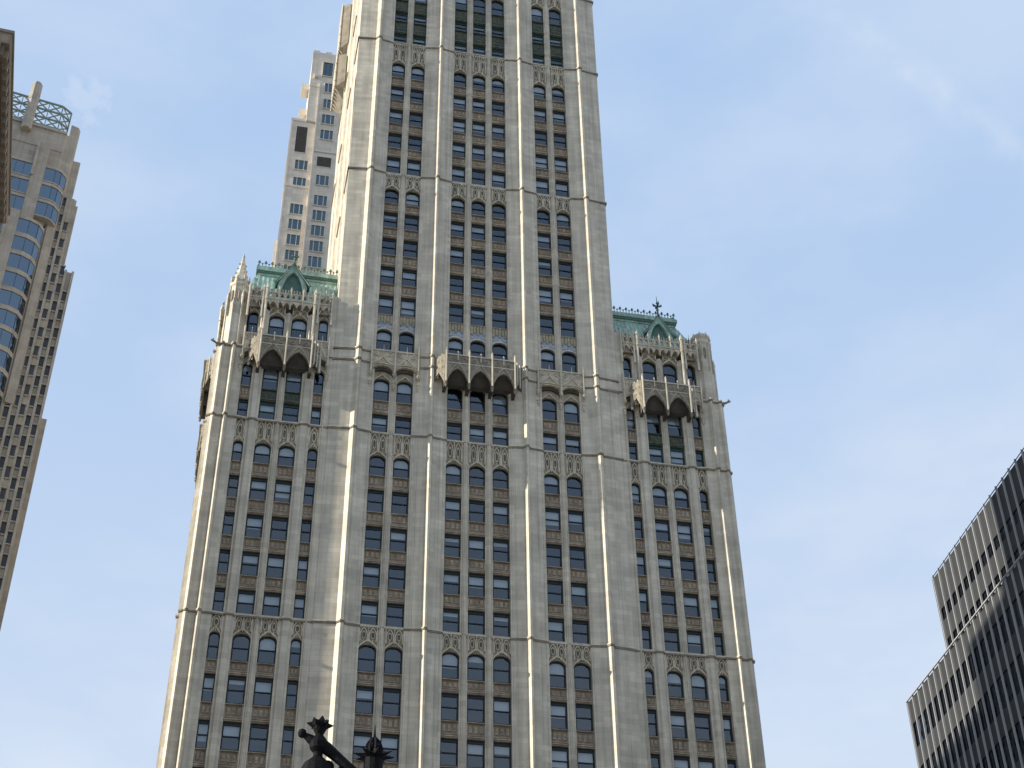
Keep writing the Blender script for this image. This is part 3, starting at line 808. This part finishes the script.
# carved bay hanging on the left flank, high up
b = MB().mt('stain_shade_terracotta')
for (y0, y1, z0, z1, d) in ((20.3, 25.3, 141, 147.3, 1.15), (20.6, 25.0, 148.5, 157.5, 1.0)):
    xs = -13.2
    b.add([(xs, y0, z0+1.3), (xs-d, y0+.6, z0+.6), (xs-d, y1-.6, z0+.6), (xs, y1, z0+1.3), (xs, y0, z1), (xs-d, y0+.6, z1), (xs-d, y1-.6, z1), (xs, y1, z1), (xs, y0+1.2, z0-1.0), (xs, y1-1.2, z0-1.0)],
          [(0, 1, 5, 4), (1, 2, 6, 5), (2, 3, 7, 6), (4, 5, 6, 7), (0, 8, 1), (1, 8, 9, 2), (2, 9, 3)], 'stain_shade_terracotta')
    k = 6
    for i in range(k+1):
        y = y0+.6+(y1-y0-1.2)*i/k
        b.tube([(xs-d-.05, y, z0+.2), (xs-d-.05, y, z1+.1), (xs-d-.05, y, z1+.7)], [.1, .09, .02], 5, 'terracotta')
        b.lathe([(.03, -.4), (.18, 0), (.1, .3)], 5, (xs-d, y, z0+.5))
    for i in range(3): b.box(xs-d-.12, xs-d+.1, y0+.5, y1-.5, z0+1.5+i*1.6, z0+1.65+i*1.6)
b.build('flank_oriel', hero)
# wing flanks: the same bays as the front, seen edge-on, with their balconies
def rotw(deg, tx, ty): return Matrix.Translation((tx, ty, 0)) @ Matrix.Rotation(R(deg), 4, 'Z')
for k in range(3):
    T = rotw(-90, -23.2, 23.24+k*10.2) @ Matrix.Identity(4)
    # local wing with sg=+1 spans x 13.13..23.2 -> world y 10.1..0
    wing_face(1, T, False, 'side_piers')
    bb = balcony_mb(17.45, 2.25, 2, 83.7, 80.4, 82.3, -1.2, .85, 81.0)
    other('side_ornament').merge(bb, T)
    for c in (20.57, 14.3): other('side_ornament').merge(canopy_mb([c-.62, c+.62], 85.3, 81.9, 82.6, -.25), T)
    other('side_ornament').merge(parapet_mb(1, False), T)
T = rotw(90, 23.2, -23.2)
for k in range(1):
    Tk = rotw(90, 23.2, 23.24+k*10.2)
    wing_face(-1, Tk, False, 'side_piers')
    other('side_ornament').merge(parapet_mb(-1, False), Tk)
for kind, mb in OTHER.items():
    o = mb.build({'side_piers': 'side_piers', 'side_windows': 'side_windows', 'side_spandrels': 'side_spandrels', 'side_ornament': 'side_ornament'}[kind], hero, fix=True)
    o['kind'] = 'stuff'
# cores
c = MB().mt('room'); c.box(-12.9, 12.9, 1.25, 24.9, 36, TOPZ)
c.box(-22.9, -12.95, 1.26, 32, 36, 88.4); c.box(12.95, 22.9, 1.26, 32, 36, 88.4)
c.build('inner_core', hero)
MB().mt('terracotta').box(-23.0, 23.0, .3, 32.2, 0, 37.0).build('base_wall', hero)
MB().mt('roof_felt').box(-13.0, 13.0, 1.0, 25, TOPZ, TOPZ+1).build('tower_roof', hero)
MB().mt('terracotta').box(-12.9, 12.9, 25, 26.2, 84, TOPZ).build('back_wall', hero)
for sg in (-1, 1): MB().mt('roof_felt').box(*sorted((sg*23, sg*13.2)), 1.0, 32, 88.4, 89.38).build('wing_deck', hero)

# ------------------------------------------------------------------ windows and spandrels: the 100 largest in view as single parts
def seen(cx, z, w, h):
    v = Vector((cx, 0, z))-CAM; D = v.length
    return w*h*(-(v.y*-1)/D)*math.hypot(v.x, v.y)/D/D/D if False else w*h*(v.y/D)*(math.hypot(v.x, v.y)/D)/(D*D)
def inframe(cx, z):
    v = Vector((cx, 0, z))-CAM; d = v.dot(_f); py = 384-FPX*v.dot(_u2)/d
    return -20 < py < 780
WIN.sort(key=lambda d: -(seen(d['cx'], d['zb'], d['w'], d['h'])*(1 if inframe(d['cx'], d['zb']) else 0)))
for d in WIN[:100]: put_window(d)
OTHER.clear()
for d in WIN[100:]: put_window_merged(d, 'w')
o = OTHER['w'].build('upper_windows', hero); o['kind'] = 'stuff'
SPA.sort(key=lambda d: -(seen(d['cx'], d['zt'], d['w'], d['h'])*(1 if inframe(d['cx'], d['zt']) else 0)))
for d in SPA[:100]: link('spandrel_panel', cached(d['key'], d['fn'], 'spandrel_panel'), hero, (d['cx'], 0, d['zt']))
mb = MB()
for d in SPA[100:]: mb.merge(mbc(d['key'], d['fn']), Matrix.Translation((d['cx'], 0, d['zt'])))
o = mb.build('upper_spandrels', hero); o['kind'] = 'stuff'

# ================================================================== neighbours
# ---- residential tower rising behind the left wing
mat('sandstone', (.74, .655, .54), .8, .08, .4, .1, 5, .08, (1.6, .8))
mat('pale_trim', (.70, .64, .55), .7, .06)
mat('dark_louvre', (.09, .075, .065), .8, .1)
glass('teal_glass', 1.75, (.75, .95, 1.0), (.30, .40, .42), .07)
bt = thing('residential_tower', 'slim beige stone apartment tower with paired teal windows rising behind the green roof', 'apartment tower', (0, 60, 0))
b = MB().mt('sandstone')
b.box(-18.9, -15.22, .0, 18, 0, 175.8); b.box(-15.218, 2, -.35, 20, 0, 175.9); b.box(-16.7, 2, -.35, 20, 175.9, 192.3)
b.box(-15.2, -14.98, -.62, -.352, 0, 184.8, 'pale_trim')
b.box(-16.72, -15.0, -.42, -.352, 183.9, 184.25, 'pale_trim'); b.box(-18.95, -15.2, -.14, -.002, 161.4, 161.75, 'pale_trim'); b.box(-14.9, 2, -.5, -.352, 169.2, 169.6, 'pale_trim')
b.box(-18.95, -18.7, -.10, .2, 0, 176.2, 'pale_trim'); b.box(-19.0, -16.72, -.12, 18, 175.802, 176.3, 'pale_trim')
for i in range(9): b.box(-16.6+i*2, -15.6+i*2, -.3, .4, 192.3, 192.75, 'pale_trim')
b.box(-19.4, -18.92, 1.0, 17, 0, 151, 'pale_trim')
b.build('wall', bt)
for (x, z) in ((-17.4, 180.0), (-17.4, 186.0)):
    MB().mt('pale_trim').prism([(x-.55, 2.0), (x-.55, 4), (x+.7, 4), (x+.7, 2.0)], z-.4, z+.9).build('balcony_bracket', bt)
MB().mt('pale_trim').box(-16.1, -15.5, -.9, -.352, 185.9, 186.9).build('balcony_bracket', bt)
def bt_window(cx, zc, w, h, y, blue=False):
    f = MB().mt('pale_trim').strip([(-w/2-.1, -h/2-.1), (-w/2-.1, h/2+.1), (w/2+.1, h/2+.1), (w/2+.1, -h/2-.1)], [(-w/2, -h/2), (-w/2, h/2), (w/2, h/2), (w/2, -h/2)], -.06, .15, closed=True)
    f.box(-w*.22-.05, -w*.22+.05, -.03, .1, -h/2, h/2, 'dark_louvre' if blue else 'pale_trim'); f.box(w*.22-.05, w*.22+.05, -.03, .1, -h/2, h/2, 'dark_louvre' if blue else 'pale_trim')
    f.box(-w/2, w/2, .10, .14, -h/2, h/2, 'dark_louvre')
    o = f.build('window', bt, (cx, y, zc))
    MB().mt('teal_glass').add([(-w/2, .06, -h/2), (w/2, .06, -h/2), (w/2, .06, h/2), (-w/2, .06, h/2)], [(0, 1, 2, 3)]).build('pane', o)
for z in (166.1, 162.35, 156.75, 153.6, 150.5, 147.4, 144.3, 141.2, 138.1): bt_window(-16.72, z, 1.9, 2.0, -.14)
for z in (183.9, 180.15, 176.6, 173.1, 163.1, 158.8, 155.7, 152.6, 149.5, 146.4, 143.3, 140.2): bt_window(-13.3, z, 1.95, 2.05, -.49)
bt_window(-14.05, 188.3, 1.6, 3.2, -.49, True)
for (x0, x1, z0, z1, y) in ((-18.0, -16.3, 168.9, 174.6, -.012), (-14.4, -12.2, 166.1, 168.2, -.364)):
    m = MB().mt('dark_louvre').box(x0, x1, y-.03, y+.3, z0, z1); m.strip([(x0-.1, z0-.1), (x0-.1, z1+.1), (x1+.1, z1+.1), (x1+.1, z0-.1)], [(x0, z0), (x0, z1), (x1, z1), (x1, z0)], y-.08, y+.2, 'pale_trim', closed=True)
    for k in range(int((z1-z0)/.3)): m.box(x0, x1, y-.07, y-.031, z0+.1+k*.3, z0+.2+k*.3)
    m.build('louvre_panel', bt)

# ---- tall tan tower with blue bays, at the left
mat('tan_stone', (.40, .355, .295), .85, .08, .4, .12, 5, .12, (1.8, .9))
mat('lattice_green', (.20, .25, .22), .6, .1)
glass('blue_glass', 2.1, (.70, .86, 1.0), (.12, .18, .26), .10)
mat('dim_window', (.045, .045, .05), .3, .2, .3)
DL = 180.; HA = -11.5
lw_loc = (CAM.x+DL*math.sin(R(HA)), CAM.y+DL*math.cos(R(HA)), 0)
lw = thing('tan_tower', 'tan stone tower with rounded blue glass bays and a green lattice crown', 'tower', lw_loc, R(-HA))
TX = lambda h: DL*math.tan(R(h-HA)); TZ = lambda z: 1.7+(z-1.7)*1.2
b = MB().mt('tan_stone')
zt = TZ(148.4)
b.box(TX(-15.5), TX(-11.05), 0, 22, TZ(131), zt)                           # main shaft upper
b.prism([(TX(-11.05), .0), (TX(-10.88), .3), (TX(-10.88), 22), (TX(-11.05), 22)], TZ(140.9), zt-.3)
b.prism([(TX(-10.878), .35), (TX(-10.5), .6), (TX(-10.38), 1.3), (TX(-10.3), 22), (TX(-10.878), 22)], TZ(104), TZ(150.4))
b.box(TX(-10.9), TX(-10.02), 1.6, 22, TZ(100), TZ(145)); b.box(TX(-10.6), TX(-9.78), 2.1, 22, TZ(90), TZ(138.6))
b.box(TX(-10.6), TX(-9.66), 2.6, 22, TZ(90), TZ(138)); b.box(TX(-10.2), TX(-9.18), 3.0, 22, TZ(70), TZ(126.6))
b.box(TX(-9.8), TX(-8.9), 3.4, 22, 0, TZ(104.5))
b.box(TX(-15.5), TX(-10.95), .002, 22, 0, TZ(131)); b.box(TX(-10.95), TX(-9.2), 1.5, 22, 0, TZ(126)) ; b.box(TX(-10.95), TX(-9.9), 1.1, 22, 0, TZ(138))
b.box(TX(-15.5), TX(-11.0), -.25, .0, zt-.5, zt, 'tan_stone'); b.box(TX(-15.5), TX(-11.05), -.12, -.0, TZ(144.6), TZ(145))
b.build('wall', lw)
for (h0, h1, z0, z1, y) in ((-12.2, -11.6, 131, 144.4, -1.3), (-12.8, -12.22, 60, 131.2, -2.3)):
    m = MB().mt('tan_stone'); m.box(TX(h0), TX(h1), y, .0, TZ(z0), TZ(z1)); m.box(TX(h0)-.12, TX(h0)+.3, y-.25, y, TZ(z1-6), TZ(z1))
    m.build('pilaster', lw)
m = MB().mt('tan_stone'); m.lathe([(.85, TZ(146.6)), (.85, TZ(152)), (.92, TZ(152.1)), (.88, TZ(155)), (.6, TZ(155.5))], 8, (TX(-12.98), -.5, 0), None, math.pi/8)
m.build('pylon', lw)
# lattice crown
m = MB().mt('lattice_green')
path = [(TX(-15.5), -.1), (TX(-11.5), -.1), (TX(-11.02), .9), (TX(-11.02), 10)]
zz = [TZ(148.5), TZ(149.9), TZ(151.4), TZ(152.9)]
for (xa, ya), (xb, yb) in zip(path, path[1:]):
    L = math.hypot(xb-xa, yb-ya); n = max(1, round(L/2.0))
    for z in zz: m.tube([(xa, ya, z), (xb, yb, z)], .18, 4)
    for i in range(n):
        p = lambda t: (xa+(xb-xa)*t, ya+(yb-ya)*t)
        q0, q1 = p(i/n), p((i+1)/n)
        m.tube([(*q0, zz[0]), (*q0, zz[3])], .10, 4)
        for za, zb_ in zip(zz, zz[1:]):
            m.tube([(*q0, za), (*q1, zb_)], .12, 4); m.tube([(*q0, zb_), (*q1, za)], .12, 4)
    m.tube([(xb, yb, zz[0]), (xb, yb, zz[3])], .13, 4)
m.build('lattice_crown', lw)
# blue bays: one curved ribbon per storey
def bay(pts, z0, z1):
    m = MB().mt('blue_glass')
    n = len(pts)
    m.add([(x, y, z0) for x, y in pts]+[(x, y, z1) for x, y in pts], [(i, i+1, n+i+1, n+i) for i in range(n-1)])
    o = m.build('bay_window', lw, fix=False)
    f = MB().mt('dim_window')
    for k in range(n-1):
        (xa, ya), (xb, yb) = pts[k], pts[k+1]; L = math.hypot(xb-xa, yb-ya); c = max(1, round(L/1.3))
        for i in range(c+1):
            x, y = xa+(xb-xa)*i/c, ya+(yb-ya)*i/c
            f.tube([(x, y-.02, z0), (x, y-.02, z1)], .045, 4)
    f.box(min(p[0] for p in pts)+.2, max(p[0] for p in pts)-.3, 0.0-.02, .0, z0, z1, 'room') if False else None
    f.build('mullion', o)
    s = MB().mt('tan_stone')
    q = [(x, y-.12) for x, y in pts]; s.prism([(pts[0][0], 1.2)]+q[:1]+q[1:]+[(pts[-1][0]+.1, 1.2)], z1, z1+.55)
    s.prism([(pts[0][0], .9)]+[(x, y+.35) for x, y in pts]+[(pts[-1][0], 1.2)], z0, z1, 'room')
    s.prism([(pts[0][0], 1.2)]+[(x, y-.1) for x, y in pts]+[(pts[-1][0]+.1, 1.2)], z0-.22, z0-.002)
    s.build('bay_spandrel', lw)
up = [(TX(-11.6), -1.0), (TX(-11.1), -1.0), (TX(-10.8), -.7), (TX(-10.52), .35)]
upl = [(TX(-15.4), -1.0), (TX(-12.2), -1.0)]
z = TZ(140.5)
for i in range(3):
    bay(up, z-3.55+.85, z); bay(upl, z-3.55+.85, z); z -= 3.62
lo = [(TX(-12.22), -2.0), (TX(-11.7), -2.0), (TX(-11.25), -1.4), (TX(-11.0), -.3)]
lol = [(TX(-15.4), -2.0), (TX(-12.8), -2.0)]
z = TZ(130.2)
for i in range(26):
    bay(lo, z-3.55+.85, z); bay(lol, z-3.55+.85, z); z -= 3.5
z = TZ(131)-3.5
# small windows of the right-hand flank: four strips
cand = []
for k, h in enumerate((-10.72, -10.38, -10.05, -9.72, -9.38)):
    ztop = (138, 137, 133, 126, 122)[k]; zmin = 66
    yy = (1.1, 1.1, 1.1, 1.5, 1.5)[k] if k < 3 else 1.5
    y0 = 1.5 if TX(h) > TX(-9.9) else 1.1
    if TX(h) > TX(-9.7) : y0 = 1.5
    zz_ = TZ(ztop)
    while zz_ > TZ(zmin):
        cand.append((TX(h), y0, zz_)); zz_ -= 3.5
me_w = None
def flankwin():
    m = MB().mt('dim_window'); m.box(-.30, .30, -.06, .1, -1.0, .75); m.box(-.38, .38, -.30, .05, .75, .95, 'tan_stone'); m.box(-.38, .38, -.22, .05, -1.2, -1.0, 'tan_stone')
    return m
fw = flankwin()
for x, y, zz_ in cand[:100]: link('window', cached('fw', flankwin, 'window'), lw, (x, y, zz_))
if cand[100:]:
    m = MB()
    for x, y, zz_ in cand[100:]: m.merge(fw, Matrix.Translation((x, y, zz_)))
    o = m.build('lower_windows', lw); o['kind'] = 'stuff'
for h in (-10.9, -10.55, -10.22, -9.88, -9.55, -9.22):
    y0 = 1.5 if h > -9.9 else 1.1
    m = MB().mt('tan_stone'); m.box(TX(h)-.18, TX(h)+.18, y0-.45, y0, 60, TZ(138 if h < -10 else (132 if h < -9.6 else 126)))
    m.build('flank_rib', lw)

# ---- brown masonry block at the very left edge (front corner), with a heavy cornice
mat('brown_stone', (.30, .235, .17), .85, .12, .5, .15, 5, .15, (1.4, .5))
mat('brown_dark', (.16, .12, .085), .85, .15, .8, .3, 6)
HB = 80.
nb = thing('brown_office_block', 'brown stone office block with carved cornice, cut off by the left edge', 'office building', (-38.75, -34.6, 0), R(4.2))
b = MB().mt('brown_stone')
b.box(-34, -.15, .3, 17.3, 0, HB-3.2); b.box(-34, -9.5, 17.2, 28, 0, 79); b.box(-34, -17, .5, 11.2, HB, 104)  # unseen rear wing and tall setback added to shade the right-hand slab
b.box(-34, -.02, .1, 17.4, HB-3.2, HB-2.2); b.build('wall', nb)
m = MB().mt('brown_stone'); m.box(-34, .15, -.3, 17.4, HB-2.2, HB-1.2, 'brown_dark'); m.box(-34, .45, -.5, 17.5, HB-1.2, HB-.25); m.box(-34, .55, -.6, 17.6, HB-.25, HB)
for i in range(17): m.box(.15, .42, .1+i, .6+i, HB-2.0, HB-1.202, 'brown_stone')
for i in range(20): m.box(-.6-i*1.2, -.1-i*1.2, -.48, -.3, HB-2.0, HB-1.202, 'brown_stone')
m.build('cornice', nb)
def brownwin():
    m = MB().mt('brown_dark'); m.strip([(-.75, -1.1), (-.75, 1.2), (.75, 1.2), (.75, -1.1)], [(-.55, -.95), (-.55, 1.0), (.55, 1.0), (.55, -.95)], -.22, .1, closed=True)
    m.box(-.55, .55, -.04, .08, -.95, 1.0, 'dim_window'); m.box(-.9, .9, -.34, .1, 1.2, 1.4, 'brown_stone'); return m
for f in range(11):
    zc = HB-6.2-f*3.8
    for y in (2.2, 5.0, 7.8, 10.6, 13.4, 16.0):
        link('window', cached('bw', brownwin, 'window'), nb, (-.15, y, zc), R(90))
    for i in range(3): link('window', cached('bw', brownwin, 'window'), nb, (-2.8-i*3, .3, zc))
for y in (.8, 3.6, 6.4, 9.2, 12.0, 14.8, 17.0):
    MB().mt('brown_stone').box(-.15, .2, y-.3, y+.3, 0, HB-3.2).build('pilaster', nb)

# ---- dark office slab with white mullions, at the right
mat('slab_panel', (.040, .041, .043), .5, .08, .5, .05, 5)
mat('aluminium', (.36, .36, .36), .4, .05, 1, metal=.0)
glass('bronze_glass', 1.9, (.62, .70, .82), (.10, .10, .11), .02)
rb_rot = R(-4.8)     # wall runs 4.8 degrees clockwise of the depth axis
ub = thing('dark_office_slab', 'dark glass office building with close white mullions, stepped towards the right edge', 'office building', (35.3, -10.6, 0), 0)
def slab_tier(Y0, Y1, X0, Z, depth, win_rows, name):
    """wall facing -X between Y0 (near) and Y1 (far)."""
    m = MB().mt('room'); m.box(X0+.45, X0+depth, Y0, Y1, 0, Z-.4)
    m.box(X0+.3, X0+depth, Y0, Y1, Z-.4, Z, 'slab_panel')
    m.box(X0+.02, X0+depth, Y1, Y1+.25, 0, Z, 'slab_panel')
    m.build('body', ub, rot=rb_rot)
    zt = Z; fl = 3.9
    k = 0
    while zt > 8:
        sp0 = zt-1.6 if k else zt-(2.9 if name == 'u' else 1.9)
        MB().mt('slab_panel').box(X0+.12, X0+.44, Y0, Y1, sp0, zt-.003).build('spandrel_band', ub, rot=rb_rot)
        z1, z0 = sp0, zt-fl
        g = MB().mt('bronze_glass'); g.add([(X0+.2, Y0, z0), (X0+.2, Y0, z1), (X0+.2, Y1, z1), (X0+.2, Y1, z0)], [(0, 1, 2, 3)])
        g.build('window_band', ub, rot=rb_rot)
        zt -= fl; k += 1
    n = int((Y1-Y0)/1.2)
    for i in range(n+1):
        y = Y1-i*1.2
        if y < Y0: break
        yield (X0, y, Z)
def mull():
    return MB().mt('aluminium').box(-.03, .12, -.045, .045, -62, .2)
mu = []
mu += list(slab_tier(-32, 0.5, .0, 60.2, 26, None, 'u'))
mu += list(slab_tier(-32, 8.2, -.75, 52.9, 26, None, 'l'))
ca, sa = math.cos(rb_rot), math.sin(rb_rot)
for (x, y, Z) in mu[:100]:
    link('mullion', cached('mull', mull, 'mullion'), ub, (x*ca-y*sa, x*sa+y*ca, Z), rb_rot)
MB().mt('aluminium').box(-.04, .02, -32, .6, 60.2, 60.24, 'slab_panel').box(-.85, -.74, -32, 8.3, 52.9, 52.98).build('coping', ub, rot=rb_rot)

# ---- ornate street lamp close to the camera
mat('cast_iron', (.004, .004, .005), .7, .1, 20, .2, 60, spec=.12)
mat('lamp_glass', (.5, .48, .42), .3, .05)
P0 = Vector((-19.005, -94.982, 0))
lp = thing('street_lamp', 'black cast iron street lamp with crown finial and a hanging lantern arm', 'street lamp', P0)
b = MB().mt('cast_iron')
b.lathe([(.26, .13), (.26, .35), (.2, .42), (.19, .9), (.13, 1.0), (.09, 1.15), (.07, 3.0), (.055, 5.2), (.05, 5.45), (.075, 5.5), (.05, 5.56), (.05, 5.62), (.11, 5.66), (.125, 5.74), (.10, 5.81), (.05, 5.855),
         (.034, 5.87), (.034, 5.90), (.062, 5.93), (.068, 5.97), (.055, 6.0), (.03, 6.03)], 14)
b.build('post', lp, smooth=False)
b = MB().mt('cast_iron')
b.lathe([(.024, 6.02), (.03, 6.04), (.045, 6.07), (.056, 6.10), (.058, 6.115), (.045, 6.13), (.02, 6.135)], 12)
for k in range(6):
    a = k*math.pi/3+.08; d = Vector((math.cos(a), math.sin(a), 0))
    b.tube([d*.035+Vector((0, 0, 6.105)), d*.066+Vector((0, 0, 6.112)), d*.098+Vector((0, 0, 6.116))], [.026, .017, .002], 6)
for k in range(4):
    a = k*math.pi/2+.2; d = Vector((math.cos(a), math.sin(a), 0))
    b.tube([d*.030+Vector((0, 0, 6.10)), d*.040+Vector((0, 0, 6.135)), d*.050+Vector((0, 0, 6.162))], [.034, .024, .003], 6)
b.build('crown_finial', lp)
b = MB().mt('cast_iron')
b.tube([(0, 0, 5.96), (-.06, 0, 6.0), (-.10, 0, 6.025)], [.045, .035, .022], 8); b.lathe([(.005, -.036), (.026, -.022), (.032, 0), (.026, .022), (.005, .036)], 10, (-.122, 0, 6.038))
b.build('arm_boss', lp)
b = MB().mt('cast_iron')
b.tube([(0, 0, 5.975), (.06, -.005, 5.935), (.14, -.012, 5.87), (.22, -.02, 5.80), (.29, -.027, 5.745), (.345, -.032, 5.72), (.39, -.036, 5.73)], [.05, .046, .038, .036, .034, .032, .03], 10)
b.tube([(.075+.035*math.cos(t), -.006, 5.80+.04*math.sin(t)) for t in [k*math.pi/7 for k in range(15)]], .010, 6)
b.tube([(.04, 0, 5.66), (.10, -.006, 5.72), (.17, -.012, 5.80)], [.02, .016, .014], 6)
b.build('arm', lp)
LX, LY = .392, -.036
ln = MB().mt('cast_iron')
ln.lathe([(.06, 5.60), (.075, 5.62), (.055, 5.66), (.06, 5.74), (.067, 5.80), (.068, 5.86), (.060, 5.90), (.052, 5.915)], 12, (LX, LY, 0))
for k in range(8):
    a = k*math.pi/4+.1; d = Vector((math.cos(a), math.sin(a), 0))
    ln.tube([Vector((LX, LY, 5.885))+d*.05, Vector((LX, LY, 5.893))+d*.10, Vector((LX, LY, 5.898))+d*.152], [.028, .014, .002], 5)
    ln.tube([Vector((LX, LY, 5.91))+d*.052, Vector((LX, LY, 5.95))+d*.058, Vector((LX, LY, 5.99))+d*.042, Vector((LX, LY, 6.03))+d*.008], [.010, .011, .010, .008], 5)
for z, r in ((5.935, .056), (5.955, .056), (5.975, .05)):
    ln.tube([(LX+r*math.cos(t), LY+r*math.sin(t), z) for t in [k*math.pi/8 for k in range(17)]], .005, 4)
ln.tube([(LX, LY, 6.02), (LX, LY, 6.05), (LX, LY, 6.13)], [.016, .008, .002], 6)
lant = ln.build('lantern', lp)
MB().mt('lamp_glass').lathe([(.05, 5.12), (.12, 5.2), (.17, 5.4), (.15, 5.55), (.07, 5.60)], 14, (LX, LY, 0)).build('globe', lant, smooth=True)
